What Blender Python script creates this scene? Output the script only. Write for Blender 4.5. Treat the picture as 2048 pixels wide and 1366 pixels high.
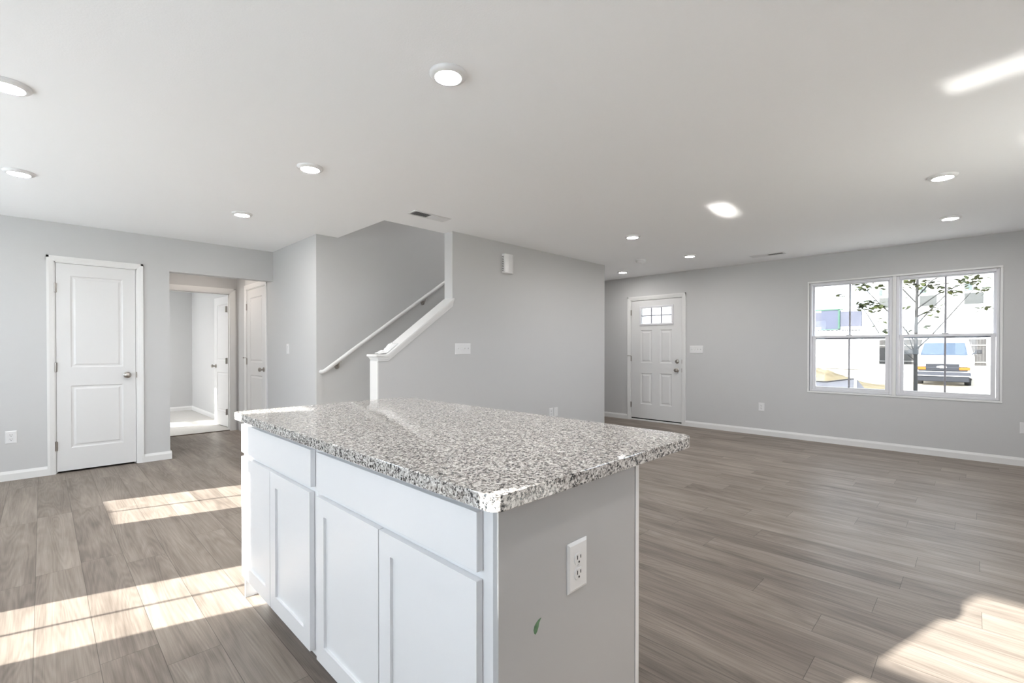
import bpy, math, random
from mathutils import Vector, Matrix

for o in list(bpy.data.objects):
    bpy.data.objects.remove(o)
S = bpy.context.scene
COL = S.collection
R = math.radians

# ---------------------------------------------------------------- camera
W_PX, F_PX = 2048.0, 934.157
cam_data = bpy.data.cameras.new('camera')
cam_data.sensor_fit = 'HORIZONTAL'
cam_data.sensor_width = 36.0
cam_data.lens = 36.0 * F_PX / W_PX
cam_data.shift_y = (704.79 - 683.0) / W_PX
cam_data.clip_start = 0.02
cam_data.clip_end = 500
cam = bpy.data.objects.new('camera', cam_data)
COL.objects.link(cam)
cam.location = (0, 0, 1.22)
YAW, PITCH = 0.782076858, -0.0075417
cam.rotation_euler = (math.pi / 2 + PITCH, 0, YAW - math.pi / 2)
S.camera = cam

# ---------------------------------------------------------------- light and exposure
S.view_settings.view_transform = 'Standard'
S.view_settings.look = 'None'
S.view_settings.gamma = 1.0
S.view_settings.use_curve_mapping = False
S.view_settings.exposure = 0.11
S.cycles.use_denoising = True
S.cycles.max_bounces = 10
S.cycles.diffuse_bounces = 7
S.cycles.glossy_bounces = 4
S.cycles.transparent_max_bounces = 16
S.cycles.sample_clamp_indirect = 12.0
S.cycles.caustics_reflective = False
S.cycles.caustics_refractive = False

world = bpy.data.worlds.new('sky')
S.world = world
world.use_nodes = True
bg = world.node_tree.nodes['Background']
bg.inputs[0].default_value = (0.86, 0.94, 1.0, 1)
SKY_E = 12.5
bg.inputs[1].default_value = SKY_E

SUN_E = 36.0
SLOPE_X, SLOPE_Y = 0.3985, -0.29          # fall of the sun per metre of X, and its sideways drift
sun_data = bpy.data.lights.new('sun', 'SUN')
sun_data.energy = SUN_E
sun_data.angle = R(0.55)
sun_data.color = (1.0, 0.955, 0.86)
sun = bpy.data.objects.new('sun', sun_data)
COL.objects.link(sun)
sun.location = (-12, 4, 9)
sun.rotation_euler = Vector((1.0, SLOPE_Y, -SLOPE_X)).to_track_quat('-Z', 'Y').to_euler()
LAMP_E = 310.0


def portal(name, loc, rot, sx, sy):
    d = bpy.data.lights.new(name, 'AREA')
    d.shape = 'RECTANGLE'
    d.size, d.size_y = sx, sy
    d.cycles.is_portal = True
    o = bpy.data.objects.new(name, d)
    COL.objects.link(o)
    o.location, o.rotation_euler = loc, rot
    return o


def glint(name, loc, target, sx, sy, energy):
    """added narrow area lamp standing in for sun reflected onto the ceiling"""
    d = bpy.data.lights.new(name, 'AREA')
    d.shape = 'RECTANGLE'
    d.size, d.size_y = sx, sy
    d.energy = energy
    d.spread = R(1.2)
    d.color = (1, 0.97, 0.92)
    o = bpy.data.objects.new(name, d)
    COL.objects.link(o)
    o.location = loc
    o.rotation_euler = (Vector(target) - Vector(loc)).to_track_quat('-Z', 'Y').to_euler()
    return o


# ---------------------------------------------------------------- node helpers
def new_mat(name):
    m = bpy.data.materials.new(name)
    m.use_nodes = True
    return m, m.node_tree, m.node_tree.nodes['Principled BSDF']


def simple(name, col, rough=0.5, metal=0.0, spec=0.5, coat=0.0, bump=None):
    m, nt, p = new_mat(name)
    p.inputs['Base Color'].default_value = (*col, 1)
    p.inputs['Roughness'].default_value = rough
    p.inputs['Metallic'].default_value = metal
    p.inputs['Specular IOR Level'].default_value = spec
    p.inputs['Coat Weight'].default_value = coat
    p.inputs['Coat Roughness'].default_value = 0.08
    if bump:
        scale, strength = bump
        tc = nt.nodes.new('ShaderNodeTexCoord')
        nz = nt.nodes.new('ShaderNodeTexNoise')
        nz.inputs['Scale'].default_value = scale
        nz.inputs['Detail'].default_value = 3
        b = nt.nodes.new('ShaderNodeBump')
        b.inputs['Strength'].default_value = strength
        b.inputs['Distance'].default_value = 0.002
        nt.links.new(tc.outputs['Object'], nz.inputs['Vector'])
        nt.links.new(nz.outputs['Fac'], b.inputs['Height'])
        nt.links.new(b.outputs['Normal'], p.inputs['Normal'])
    return m


def noisy(name, c1, c2, scale, rough=0.6, stretch=(1, 1, 1), lo=0.3, hi=0.7, spec=0.3):
    m, nt, p = new_mat(name)
    tc = nt.nodes.new('ShaderNodeTexCoord')
    mp = nt.nodes.new('ShaderNodeMapping')
    mp.inputs['Scale'].default_value = stretch
    nz = nt.nodes.new('ShaderNodeTexNoise')
    nz.inputs['Scale'].default_value = scale
    nz.inputs['Detail'].default_value = 5
    cr = nt.nodes.new('ShaderNodeValToRGB')
    cr.color_ramp.elements[0].position = lo
    cr.color_ramp.elements[1].position = hi
    cr.color_ramp.elements[0].color = (*c1, 1)
    cr.color_ramp.elements[1].color = (*c2, 1)
    nt.links.new(tc.outputs['Object'], mp.inputs['Vector'])
    nt.links.new(mp.outputs['Vector'], nz.inputs['Vector'])
    nt.links.new(nz.outputs['Fac'], cr.inputs['Fac'])
    nt.links.new(cr.outputs['Color'], p.inputs['Base Color'])
    p.inputs['Roughness'].default_value = rough
    p.inputs['Specular IOR Level'].default_value = spec
    return m


def glass_mat(name, tint=(0.96, 0.98, 1.0), gloss=0.05):
    m = bpy.data.materials.new(name)
    m.use_nodes = True
    nt = m.node_tree
    nt.nodes.remove(nt.nodes['Principled BSDF'])
    t = nt.nodes.new('ShaderNodeBsdfTransparent')
    t.inputs[0].default_value = (*tint, 1)
    g = nt.nodes.new('ShaderNodeBsdfGlossy')
    g.inputs['Roughness'].default_value = 0.02
    mx = nt.nodes.new('ShaderNodeMixShader')
    mx.inputs[0].default_value = gloss
    nt.links.new(t.outputs[0], mx.inputs[1])
    nt.links.new(g.outputs[0], mx.inputs[2])
    nt.links.new(mx.outputs[0], nt.nodes['Material Output'].inputs[0])
    return m


def emit_mat(name, col, strength):
    m = bpy.data.materials.new(name)
    m.use_nodes = True
    nt = m.node_tree
    nt.nodes.remove(nt.nodes['Principled BSDF'])
    e = nt.nodes.new('ShaderNodeEmission')
    e.inputs[0].default_value = (*col, 1)
    e.inputs[1].default_value = strength
    nt.links.new(e.outputs[0], nt.nodes['Material Output'].inputs[0])
    return m


def M_(nt, op, a, b=None, c=None):
    n = nt.nodes.new('ShaderNodeMath')
    n.operation = op
    for i, v in enumerate((a, b, c)):
        if v is None:
            continue
        if isinstance(v, (int, float)):
            n.inputs[i].default_value = v
        else:
            nt.links.new(v, n.inputs[i])
    return n.outputs[0]


def plank_mat():
    m, nt, p = new_mat('vinyl_plank')
    L = nt.links.new
    tc = nt.nodes.new('ShaderNodeTexCoord')
    sp = nt.nodes.new('ShaderNodeSeparateXYZ')
    L(tc.outputs['Object'], sp.inputs[0])
    X, Y = sp.outputs['X'], sp.outputs['Y']
    u = M_(nt, 'DIVIDE', M_(nt, 'ADD', X, 0.03), 0.182)
    row = M_(nt, 'FLOOR', u)
    wn = nt.nodes.new('ShaderNodeTexWhiteNoise')
    wn.noise_dimensions = '1D'
    L(row, wn.inputs['W'])
    v = M_(nt, 'ADD', M_(nt, 'DIVIDE', Y, 1.22), M_(nt, 'MULTIPLY', wn.outputs['Value'], 7.0))
    colm = M_(nt, 'FLOOR', v)
    idv = nt.nodes.new('ShaderNodeCombineXYZ')
    L(row, idv.inputs[0]); L(colm, idv.inputs[1])
    wn2 = nt.nodes.new('ShaderNodeTexWhiteNoise')
    L(idv.outputs[0], wn2.inputs['Vector'])
    rnd = wn2.outputs['Value']
    off = M_(nt, 'MULTIPLY', rnd, 37.0)

    def coords(sx, sy):
        c = nt.nodes.new('ShaderNodeCombineXYZ')
        L(M_(nt, 'MULTIPLY', X, sx), c.inputs[0])
        L(M_(nt, 'MULTIPLY', Y, sy), c.inputs[1])
        L(off, c.inputs[2])
        return c.outputs[0]

    def noise(vec, scale, detail=3, rough=0.5, dist=0.0):
        n = nt.nodes.new('ShaderNodeTexNoise')
        n.inputs['Scale'].default_value = scale
        n.inputs['Detail'].default_value = detail
        n.inputs['Roughness'].default_value = rough
        n.inputs['Distortion'].default_value = dist
        L(vec, n.inputs['Vector'])
        return n.outputs['Fac']
    broad = noise(coords(16.0, 0.8), 1.0, 4, 0.55, 0.5)          # soft dark and light streaks
    band = noise(coords(7.0, 0.5), 1.0, 2, 0.45, 0.3)
    rings = M_(nt, 'SINE', M_(nt, 'MULTIPLY', band, 120.0))      # cathedral figure
    fibre = noise(coords(230.0, 5.0), 1.0, 3, 0.6)
    # knots
    kn = nt.nodes.new('ShaderNodeTexVoronoi')
    kn.inputs['Scale'].default_value = 1.0
    L(coords(5.5, 1.3), kn.inputs['Vector'])
    knot = M_(nt, 'SMOOTH_MIN', M_(nt, 'MULTIPLY', kn.outputs['Distance'], 5.0), 1.0, 0.2)
    blotch = noise(coords(5.0, 1.6), 1.0, 3, 0.5, 0.8)
    t = M_(nt, 'MULTIPLY', M_(nt, 'SUBTRACT', broad, 0.5), 0.70)
    t = M_(nt, 'ADD', t, M_(nt, 'MULTIPLY', M_(nt, 'SUBTRACT', blotch, 0.5), 0.55))
    t = M_(nt, 'ADD', t, M_(nt, 'MULTIPLY', rings, 0.055))
    t = M_(nt, 'ADD', t, M_(nt, 'MULTIPLY', M_(nt, 'SUBTRACT', fibre, 0.5), 0.42))
    t = M_(nt, 'ADD', t, M_(nt, 'MULTIPLY', M_(nt, 'SUBTRACT', rnd, 0.5), 0.17))
    t = M_(nt, 'ADD', t, M_(nt, 'MULTIPLY', M_(nt, 'SUBTRACT', knot, 0.9), 0.25))
    t = M_(nt, 'ADD', t, 0.5)
    cr = nt.nodes.new('ShaderNodeValToRGB')
    e = cr.color_ramp.elements
    e[0].position = 0.0; e[0].color = (0.079, 0.062, 0.052, 1)
    e[1].position = 1.0; e[1].color = (0.391, 0.339, 0.294, 1)
    x = e.new(0.35); x.color = (0.172, 0.143, 0.121, 1)
    x = e.new(0.65); x.color = (0.270, 0.229, 0.196, 1)
    L(t, cr.inputs['Fac'])
    fu = M_(nt, 'FRACT', u)
    fv = M_(nt, 'FRACT', v)
    du = M_(nt, 'MULTIPLY', M_(nt, 'MINIMUM', fu, M_(nt, 'SUBTRACT', 1.0, fu)), 0.182)
    dv = M_(nt, 'MULTIPLY', M_(nt, 'MINIMUM', fv, M_(nt, 'SUBTRACT', 1.0, fv)), 1.22)
    d = M_(nt, 'MINIMUM', du, dv)
    seam = nt.nodes.new('ShaderNodeMapRange')
    seam.inputs['From Min'].default_value = 0.0004
    seam.inputs['From Max'].default_value = 0.0016
    seam.inputs['To Min'].default_value = 0.45
    L(d, seam.inputs['Value'])
    mul = nt.nodes.new('ShaderNodeMix')
    mul.data_type = 'RGBA'
    mul.blend_type = 'MULTIPLY'
    mul.inputs[0].default_value = 1.0
    L(cr.outputs['Color'], mul.inputs[6])
    L(seam.outputs[0], mul.inputs[7])
    L(mul.outputs[2], p.inputs['Base Color'])
    b = nt.nodes.new('ShaderNodeBump')
    b.inputs['Strength'].default_value = 0.25
    b.inputs['Distance'].default_value = 0.001
    L(M_(nt, 'ADD', M_(nt, 'MULTIPLY', fibre, 0.6), M_(nt, 'MULTIPLY', seam.outputs[0], 1.2)), b.inputs['Height'])
    L(b.outputs['Normal'], p.inputs['Normal'])
    p.inputs['Roughness'].default_value = 0.42
    p.inputs['Specular IOR Level'].default_value = 0.14
    return m


def granite_mat():
    m, nt, p = new_mat('granite')
    L = nt.links.new
    tc = nt.nodes.new('ShaderNodeTexCoord')

    def vor(scale):
        n = nt.nodes.new('ShaderNodeTexVoronoi')
        n.inputs['Scale'].default_value = scale
        L(wob.outputs[0], n.inputs['Vector'])
        s = nt.nodes.new('ShaderNodeSeparateColor')
        L(n.outputs['Color'], s.inputs[0])
        return s.outputs[0]
    nz0 = nt.nodes.new('ShaderNodeTexNoise')
    nz0.inputs['Scale'].default_value = 160
    L(tc.outputs['Object'], nz0.inputs['Vector'])
    wob = nt.nodes.new('ShaderNodeMix')
    wob.data_type = 'VECTOR'
    wob = nt.nodes.new('ShaderNodeVectorMath')
    wob.operation = 'MULTIPLY_ADD'
    L(nz0.outputs['Color'], wob.inputs[0])
    wob.inputs[1].default_value = (0.010, 0.010, 0.010)
    L(tc.outputs['Object'], wob.inputs[2])
    a, bb = vor(200), vor(400)
    cl = nt.nodes.new('ShaderNodeTexNoise')
    cl.inputs['Scale'].default_value = 60
    cl.inputs['Detail'].default_value = 2
    L(tc.outputs['Object'], cl.inputs['Vector'])
    t = M_(nt, 'ADD', M_(nt, 'MULTIPLY', a, 0.72), M_(nt, 'MULTIPLY', bb, 0.28))
    t = M_(nt, 'ADD', t, M_(nt, 'MULTIPLY', M_(nt, 'SUBTRACT', cl.outputs['Fac'], 0.5), 0.6))
    cr = nt.nodes.new('ShaderNodeValToRGB')
    cr.color_ramp.interpolation = 'LINEAR'
    e = cr.color_ramp.elements
    e[0].position = 0.17; e[0].color = (0.022, 0.025, 0.028, 1)
    e[1].position = 0.95; e[1].color = (0.80, 0.78, 0.75, 1)
    for pos, c in ((0.28, (0.10, 0.095, 0.095)), (0.37, (0.30, 0.275, 0.255)), (0.52, (0.45, 0.425, 0.40)), (0.66, (0.57, 0.55, 0.525))):
        x = e.new(pos); x.color = (*c, 1)
    L(t, cr.inputs['Fac'])
    L(cr.outputs['Color'], p.inputs['Base Color'])
    p.inputs['Roughness'].default_value = 0.055
    p.inputs['Specular IOR Level'].default_value = 0.7
    return m


WALL = simple('wall_paint', (0.57, 0.571, 0.572), 0.85, spec=0.2, bump=(260, 0.10))
CEIL = simple('ceiling_paint', (0.91, 0.915, 0.925), 0.9, spec=0.15, bump=(120, 0.28))
TRIM = simple('trim_white', (0.76, 0.76, 0.755), 0.38)
DOORW = simple('door_white', (0.71, 0.71, 0.71), 0.42)
CAB = simple('cabinet_white', (0.79, 0.79, 0.80), 0.32)
CABSIDE = simple('cabinet_side_shaded', (0.44, 0.44, 0.445), 0.4)  # cabinet white darkened, the shade of the island ends put into the colour
PLAST = simple('white_plastic', (0.75, 0.75, 0.755), 0.28)
SLOT = simple('dark_slot', (0.02, 0.02, 0.02), 0.7)
GAP_DARK = simple('dark_gap', (0.015, 0.015, 0.015), 0.8)
NICKEL = simple('satin_nickel', (0.42, 0.39, 0.36), 0.28, metal=1.0)
BLADE = simple('vent_metal_white', (0.72, 0.72, 0.72), 0.45)
DUCT = simple('duct_dark', (0.10, 0.10, 0.10), 0.8)
VINYL = simple('window_vinyl', (0.72, 0.72, 0.75), 0.35)
GRILLE = simple('window_grille_backlit', (0.30, 0.30, 0.33), 0.5)  # white bars greyed so they look backlit against the bright glass
GLASS = glass_mat('window_glass')
TINTED = glass_mat('window_glass_tinted', (0.555, 0.565, 0.58), 0.015)  # tint added to dim the overbright outdoors behind the front glass
FLOOR = plank_mat()
GRANITE = granite_mat()
CARPET = noisy('carpet_grey', (0.44, 0.43, 0.41), (0.62, 0.61, 0.59), 220, 0.95, spec=0.05)
LENS = emit_mat('lamp_lens', (1.0, 0.965, 0.935), LAMP_E)
GREEN = noisy('green_smudge', (0.06, 0.16, 0.075), (0.16, 0.28, 0.16), 60, 0.7)
FILM = simple('cloudy_plastic_film', (0.82, 0.83, 0.83), 0.18)


# ---------------------------------------------------------------- mesh helpers
class MB:
    def __init__(self):
        self.v, self.f, self.sm = [], [], []

    def add(self, vs, fs, smooth=False):
        n = len(self.v)
        self.v += [tuple(p) for p in vs]
        self.f += [tuple(i + n for i in f) for f in fs]
        self.sm += [smooth] * len(fs)
        return self

    def box(self, x0, x1, y0, y1, z0, z1):
        x0, x1 = sorted((x0, x1)); y0, y1 = sorted((y0, y1)); z0, z1 = sorted((z0, z1))
        vs = [(x, y, z) for x in (x0, x1) for y in (y0, y1) for z in (z0, z1)]
        return self.add(vs, [(0, 1, 3, 2), (4, 6, 7, 5), (0, 4, 5, 1), (2, 3, 7, 6), (0, 2, 6, 4), (1, 5, 7, 3)])

    def prism(self, pts, axis, a0, a1, smooth=False):
        """pts: 2D outline; axis x: (y,z), y: (x,z), z: (x,y)"""
        def P(p, a):
            return {'x': (a, p[0], p[1]), 'y': (p[0], a, p[1]), 'z': (p[0], p[1], a)}[axis]
        n = len(pts)
        ar = sum(pts[i][0] * pts[(i + 1) % n][1] - pts[(i + 1) % n][0] * pts[i][1] for i in range(n))
        vs = [P(p, a0) for p in pts] + [P(p, a1) for p in pts]
        fs = [(i, (i + 1) % n, n + (i + 1) % n, n + i) for i in range(n)] + [tuple(range(n))[::-1], tuple(range(n, 2 * n))]
        flip = (ar < 0) ^ (axis == 'y') ^ (a1 < a0)
        if flip:
            fs = [f[::-1] for f in fs]
        return self.add(vs, fs, smooth)

    def lathe(self, prof, origin, axis=(0, 0, 1), n=32, smooth=True):
        """prof: (radius, distance along axis)"""
        ax = Vector(axis).normalized()
        t = Vector((1, 0, 0)) if abs(ax.x) < 0.9 else Vector((0, 1, 0))
        e1 = (t - ax * t.dot(ax)).normalized()
        e2 = ax.cross(e1)
        o = Vector(origin)
        vs, fs = [], []
        for r, h in prof:
            for k in range(n):
                a = 2 * math.pi * k / n
                vs.append(o + ax * h + (e1 * math.cos(a) + e2 * math.sin(a)) * max(r, 1e-5))
        for i in range(len(prof) - 1):
            for k in range(n):
                k2 = (k + 1) % n
                fs.append((i * n + k, i * n + k2, (i + 1) * n + k2, (i + 1) * n + k))
        fs.append(tuple(range(n))[::-1])
        fs.append(tuple(range((len(prof) - 1) * n, len(prof) * n)))
        return self.add(vs, fs, smooth)

    def tube(self, path, rad, n=12, smooth=True):
        path = [Vector(p) for p in path]
        rads = rad if isinstance(rad, (list, tuple)) else [rad] * len(path)
        vs, fs = [], []
        up = Vector((0.123, 0.31, 0.94)).normalized()
        for i, p in enumerate(path):
            d = (path[min(i + 1, len(path) - 1)] - path[max(i - 1, 0)]).normalized()
            e1 = d.cross(up).normalized()
            e2 = e1.cross(d).normalized()
            for k in range(n):
                a = 2 * math.pi * k / n
                vs.append(p + (e1 * math.cos(a) + e2 * math.sin(a)) * rads[i])
        for i in range(len(path) - 1):
            for k in range(n):
                k2 = (k + 1) % n
                fs.append((i * n + k, i * n + k2, (i + 1) * n + k2, (i + 1) * n + k))
        fs.append(tuple(range(n)))
        fs.append(tuple(range((len(path) - 1) * n, len(path) * n))[::-1])
        return self.add(vs, fs, smooth)

    def panelled(self, x0, x1, z0, z1, t, panels, rings, y=0.0):
        """slab whose front (at y, facing -y) carries moulded panels; rings: (inset, depth) from the panel outline inward"""
        xs = sorted({x0, x1} | {v for p in panels for v in p[:2]})
        zs = sorted({z0, z1} | {v for p in panels for v in p[2:]})
        for i in range(len(xs) - 1):
            for j in range(len(zs) - 1):
                a, b, c, d = xs[i], xs[i + 1], zs[j], zs[j + 1]
                if any(p[0] <= a and b <= p[1] and p[2] <= c and d <= p[3] for p in panels):
                    continue
                self.add([(a, y, c), (b, y, c), (b, y, d), (a, y, d)], [(0, 1, 2, 3)])
        for p in panels:
            prev = [(p[0], y, p[2]), (p[1], y, p[2]), (p[1], y, p[3]), (p[0], y, p[3])]
            for ins, dep in rings:
                cur = [(p[0] + ins, y + dep, p[2] + ins), (p[1] - ins, y + dep, p[2] + ins), (p[1] - ins, y + dep, p[3] - ins), (p[0] + ins, y + dep, p[3] - ins)]
                self.add(prev + cur, [(k, (k + 1) % 4, 4 + (k + 1) % 4, 4 + k) for k in range(4)])
                prev = cur
            self.add(prev, [(0, 1, 2, 3)])
        yb = y + t
        self.add([(x0, y, z0), (x1, y, z0), (x1, y, z1), (x0, y, z1), (x0, yb, z0), (x1, yb, z0), (x1, yb, z1), (x0, yb, z1)],
                 [(0, 4, 5, 1), (1, 5, 6, 2), (2, 6, 7, 3), (3, 7, 4, 0), (4, 7, 6, 5)])
        return self

    def build(self, name, mat, parent=None, bevel=0.0, seg=2, label=None, weld=False):
        me = bpy.data.meshes.new(name)
        me.from_pydata(self.v, [], self.f)
        me.polygons.foreach_set('use_smooth', self.sm)
        me.update()
        if any(self.sm):
            try:
                me.set_sharp_from_angle(angle=R(40))
            except Exception:
                pass
        me.materials.append(mat)
        o = bpy.data.objects.new(name, me)
        COL.objects.link(o)
        if parent is not None:
            o.parent = parent
        if bevel:
            b = o.modifiers.new('bevel', 'BEVEL')
            b.width = bevel
            b.segments = seg
            b.limit_method = 'ANGLE'
            b.angle_limit = R(40)
        if label:
            o['label'] = label
        return o


def tag(o, label=None, cat=None, group=None, kind=None):
    if label: o['label'] = label
    if cat: o['category'] = cat
    if group: o['group'] = group
    if kind: o['kind'] = kind
    return o


def empty(name, loc=(0, 0, 0), rz=0.0, label=None, cat=None, group=None, kind=None):
    o = bpy.data.objects.new(name, None)
    COL.objects.link(o)
    o.empty_display_size = 0.1
    o.location = loc
    o.rotation_euler = (0, 0, rz)
    return tag(o, label, cat, group, kind)


def struct(o):
    o['kind'] = 'structure'
    return o


FACE_Y, FACE_X = 0.0, -math.pi / 2      # local front (-y) looks to world -Y, or to world -X

# ---------------------------------------------------------------- room numbers
CZ = 2.45                        # ceiling
XB, XF = -1.79, 7.18             # back wall, front wall
YR, YL = -1.04, 6.345            # wall on the right, wall on the left
XS, YS1, YS0 = 2.075, 5.017, 3.886   # wall beside the stair, stair far wall, stair near wall
YS0B = 4.022
XE = 5.847
YH = 7.89                        # hall end
YBED = 11.07


def wall_boxes(a0, a1, z0, z1, holes):
    """rectangles of a wall running a0..a1 with openings (h0,h1,zlo,zhi)"""
    out, a = [], a0
    for h0, h1, zl, zh in sorted(holes):
        if h0 > a: out.append((a, h0, z0, z1))
        if zl > z0: out.append((h0, h1, z0, zl))
        if zh < z1: out.append((h0, h1, zh, z1))
        a = h1
    if a < a1: out.append((a, a1, z0, z1))
    return out


def wall_y(name, y0, y1, xa, xb, z0=0, z1=CZ, holes=(), mat=None):
    m = MB()
    for a, b, c, d in wall_boxes(xa, xb, z0, z1, holes):
        m.box(a, b, y0, y1, c, d)
    return struct(m.build(name, mat or WALL))


def wall_x(name, x0, x1, ya, yb, z0=0, z1=CZ, holes=(), mat=None):
    m = MB()
    for a, b, c, d in wall_boxes(ya, yb, z0, z1, holes):
        m.box(x0, x1, a, b, c, d)
    return struct(m.build(name, mat or WALL))


# ---------------------------------------------------------------- shell
m = MB(); m.box(XB - 0.15, XF + 0.16, YR - 0.15, 7.93, -0.2, 0.0)
struct(m.build('floor', FLOOR))
m = MB(); m.box(XB - 0.15, 2.3, 7.93, YBED + 0.15, -0.2, 0.006)
struct(m.build('floor_bedroom', CARPET))
m = MB()                                                    # ceiling with the stairwell cut through it
HX0, HX1, HY0, HY1 = 2.316, 5.75, YS0B, YS1
m.box(XB - 0.15, HX0, YR - 0.15, YBED + 0.15, CZ, CZ + 0.3)
m.box(HX1, XF + 0.16, YR - 0.15, YBED + 0.15, CZ, CZ + 0.3)
m.box(HX0, HX1, YR - 0.15, HY0, CZ, CZ + 0.3)
m.box(HX0, HX1, HY1 + 0.06, YBED + 0.15, CZ, CZ + 0.3)
struct(m.build('ceiling', CEIL))

m = MB(); m.box(XB - 0.14 - 0.84, XB - 0.14, YR - 0.15, 8.0, CZ, CZ + 0.1)  # unseen overhang added to hold high sky light off the left wall
struct(m.build('sky_block_eave', TRIM))

# back wall (behind the camera) with its windows, patio door and the bedroom window
W_KITCH = (0.50, 1.53, 1.02, 2.10)
W_KITCH_ADDED = (-0.08, 0.44, 1.02, 2.10)  # added window; its sun bounces up and lightens the ceiling
W_PATIO = (3.03, 3.83, 0.02, 2.18)
W_DINE = (4.80, 5.64, 0.81, 2.10)
W_BED = (9.72, 10.42, 0.75, 2.16)
wall_x('wall_back', XB - 0.14, XB, YR - 0.14, 7.90, holes=[W_KITCH_ADDED, W_KITCH, W_PATIO, W_DINE])
wall_x('wall_bedroom_back', XB - 0.14, XB, 7.90, YBED + 0.14, holes=[W_BED])
W_SIDE_ADDED = (3.3, 4.5, 1.15, 2.05)  # unseen window added to brighten the ceiling and stair wall
wall_y('wall_right', YR - 0.14, YR, XB, XF, holes=[W_SIDE_ADDED])
# left wall: pantry door and hall opening
PD0, PD1 = 0.098, 0.704                                     # pantry door slab
wall_y('wall_left', YL, YL + 0.12, XB, XS, holes=[(PD0 - 0.015, PD1 + 0.015, 0, 2.075), (1.0, XS, 0, 2.078)])
wall_x('wall_pantry', -0.75, -0.63, YL + 0.12, 7.8)
wall_x('wall_hall_left', 0.88, 1.0, YL + 0.12, YH)
# wall beside the stair, with the closet door in the hall
CD0, CD1 = 6.64, 7.42
wall_x('wall_hall_right', XS, XS + 0.12, YS1 + 0.12, 7.99, holes=[(CD0 - 0.015, CD1 + 0.015, 0, 2.07)])
BD0, BD1 = 1.21, 1.972
wall_y('wall_hall_end', YH, YH + 0.10, XB, XS, holes=[(BD0 - 0.015, BD1 + 0.015, 0, 2.05)])
wall_x('wall_bedroom_right', 2.108, 2.22, 7.99, YBED)
wall_y('wall_bedroom_end', YBED, YBED + 0.14, XB, 2.22)
# stairwell
wall_y('wall_stair_far', YS1, YS1 + 0.12, XS, XF, z1=5.0)
wall_y('wall_stair_upper', YS0, YS0B, HX0 - 0.12, XE + 0.1, z0=CZ + 0.3, z1=5.0)
wall_x('wall_stair_upper_left', HX0 - 0.12, HX0, YS0B, YS1, z0=CZ + 0.3, z1=5.0)
wall_x('wall_stair_upper_right', HX1, HX1 + 0.12, YS0B, YS1, z0=CZ + 0.3, z1=5.0)
m = MB(); m.box(HX0 - 0.12, HX1 + 0.12, YS0, YS1 + 0.12, 5.0, 5.1)
struct(m.build('ceiling_stair', CEIL))
# near stair wall: full height from 3.03, then a low wall under a raking cap
XK0, XK1 = 2.175, 3.029
RK = 0.745                                                  # rake of the stair
m = MB()
m.box(XK1, XE, YS0, YS0B, 0, CZ)
m.prism([(XK0, 0), (XK1, 0), (XK1, 1.147 + (XK1 - 2.262) * RK), (2.262, 1.147), (XK0, 1.147)], 'y', YS0, YS0B)
struct(m.build('wall_stair_near', WALL))
wall_x('wall_entry_left', XE - 0.12, XE, YS0B, YS1)
# front wall
FD0, FD1 = 3.327, 4.226                                     # front door slab
WN = (-0.180, 1.570, 0.665, 2.085)
wall_x('wall_front', XF, XF + 0.16, YR - 0.14, 5.10, holes=[(FD0 - 0.02, FD1 + 0.02, 0, 2.06), WN])

# stair treads behind the low wall
m = MB()
for i in range(13):
    m.box(2.33 + 0.254 * i, 5.72, YS0B, YS1, 0.19 * i, 0.19 * (i + 1))
st = struct(m.build('trim_stair_treads', CARPET, bevel=0.012))


# ---------------------------------------------------------------- baseboards
def base_y(name, y, xa, xb, sign=-1):
    m = MB()
    pr = [(0, 0), (sign * 0.014, 0), (sign * 0.014, 0.062), (sign * 0.008, 0.078), (sign * 0.005, 0.087), (0, 0.087)]
    m.prism([(y + a, z) for a, z in pr], 'x', xa, xb)
    return struct(m.build(name, TRIM))


def base_x(name, x, ya, yb, sign=-1):
    m = MB()
    pr = [(0, 0), (sign * 0.014, 0), (sign * 0.014, 0.062), (sign * 0.008, 0.078), (sign * 0.005, 0.087), (0, 0.087)]
    m.prism([(x + a, z) for a, z in pr], 'y', ya, yb)
    return struct(m.build(name, TRIM))


base_y('baseboard_left', YL, XB, 0.035)
m = MB()
m.prism([(YL, 0), (YL - 0.014, 0), (YL - 0.014, 0.062), (YL - 0.008, 0.078), (YL - 0.005, 0.087), (YL, 0.087)], 'x', 0.768, 1.014)
m.box(1.0, 1.014, YL, YL + 0.12, 0, 0.087)
struct(m.build('baseboard_left.001', TRIM))
base_x('baseboard_front', XF, YR, 3.262)
base_x('baseboard_front.001', XF, 4.292, YS1)
base_y('baseboard_stair', YS0, XK0, XE)
base_x('baseboard_hall', XS, YS1 + 0.12, 6.565)
base_y('baseboard_bedroom', YBED, XB, 2.108)
base_x('baseboard_bedroom_right', 2.108, 8.0, YBED)
base_y('baseboard_right', YR, XB, XF, sign=1)


# ---------------------------------------------------------------- doors
def knob_mb(x, y, z, r=0.028):
    m = MB()
    m.lathe([(0.033, 0.0), (0.033, 0.004), (0.028, 0.009), (0.013, 0.012), (0.011, 0.030), (0.016, 0.036), (r * 0.9, 0.043), (r, 0.053), (r * 0.93, 0.062), (r * 0.6, 0.069), (0.0, 0.071)], (x, y, z), (0, -1, 0), 28)
    return m


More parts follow.
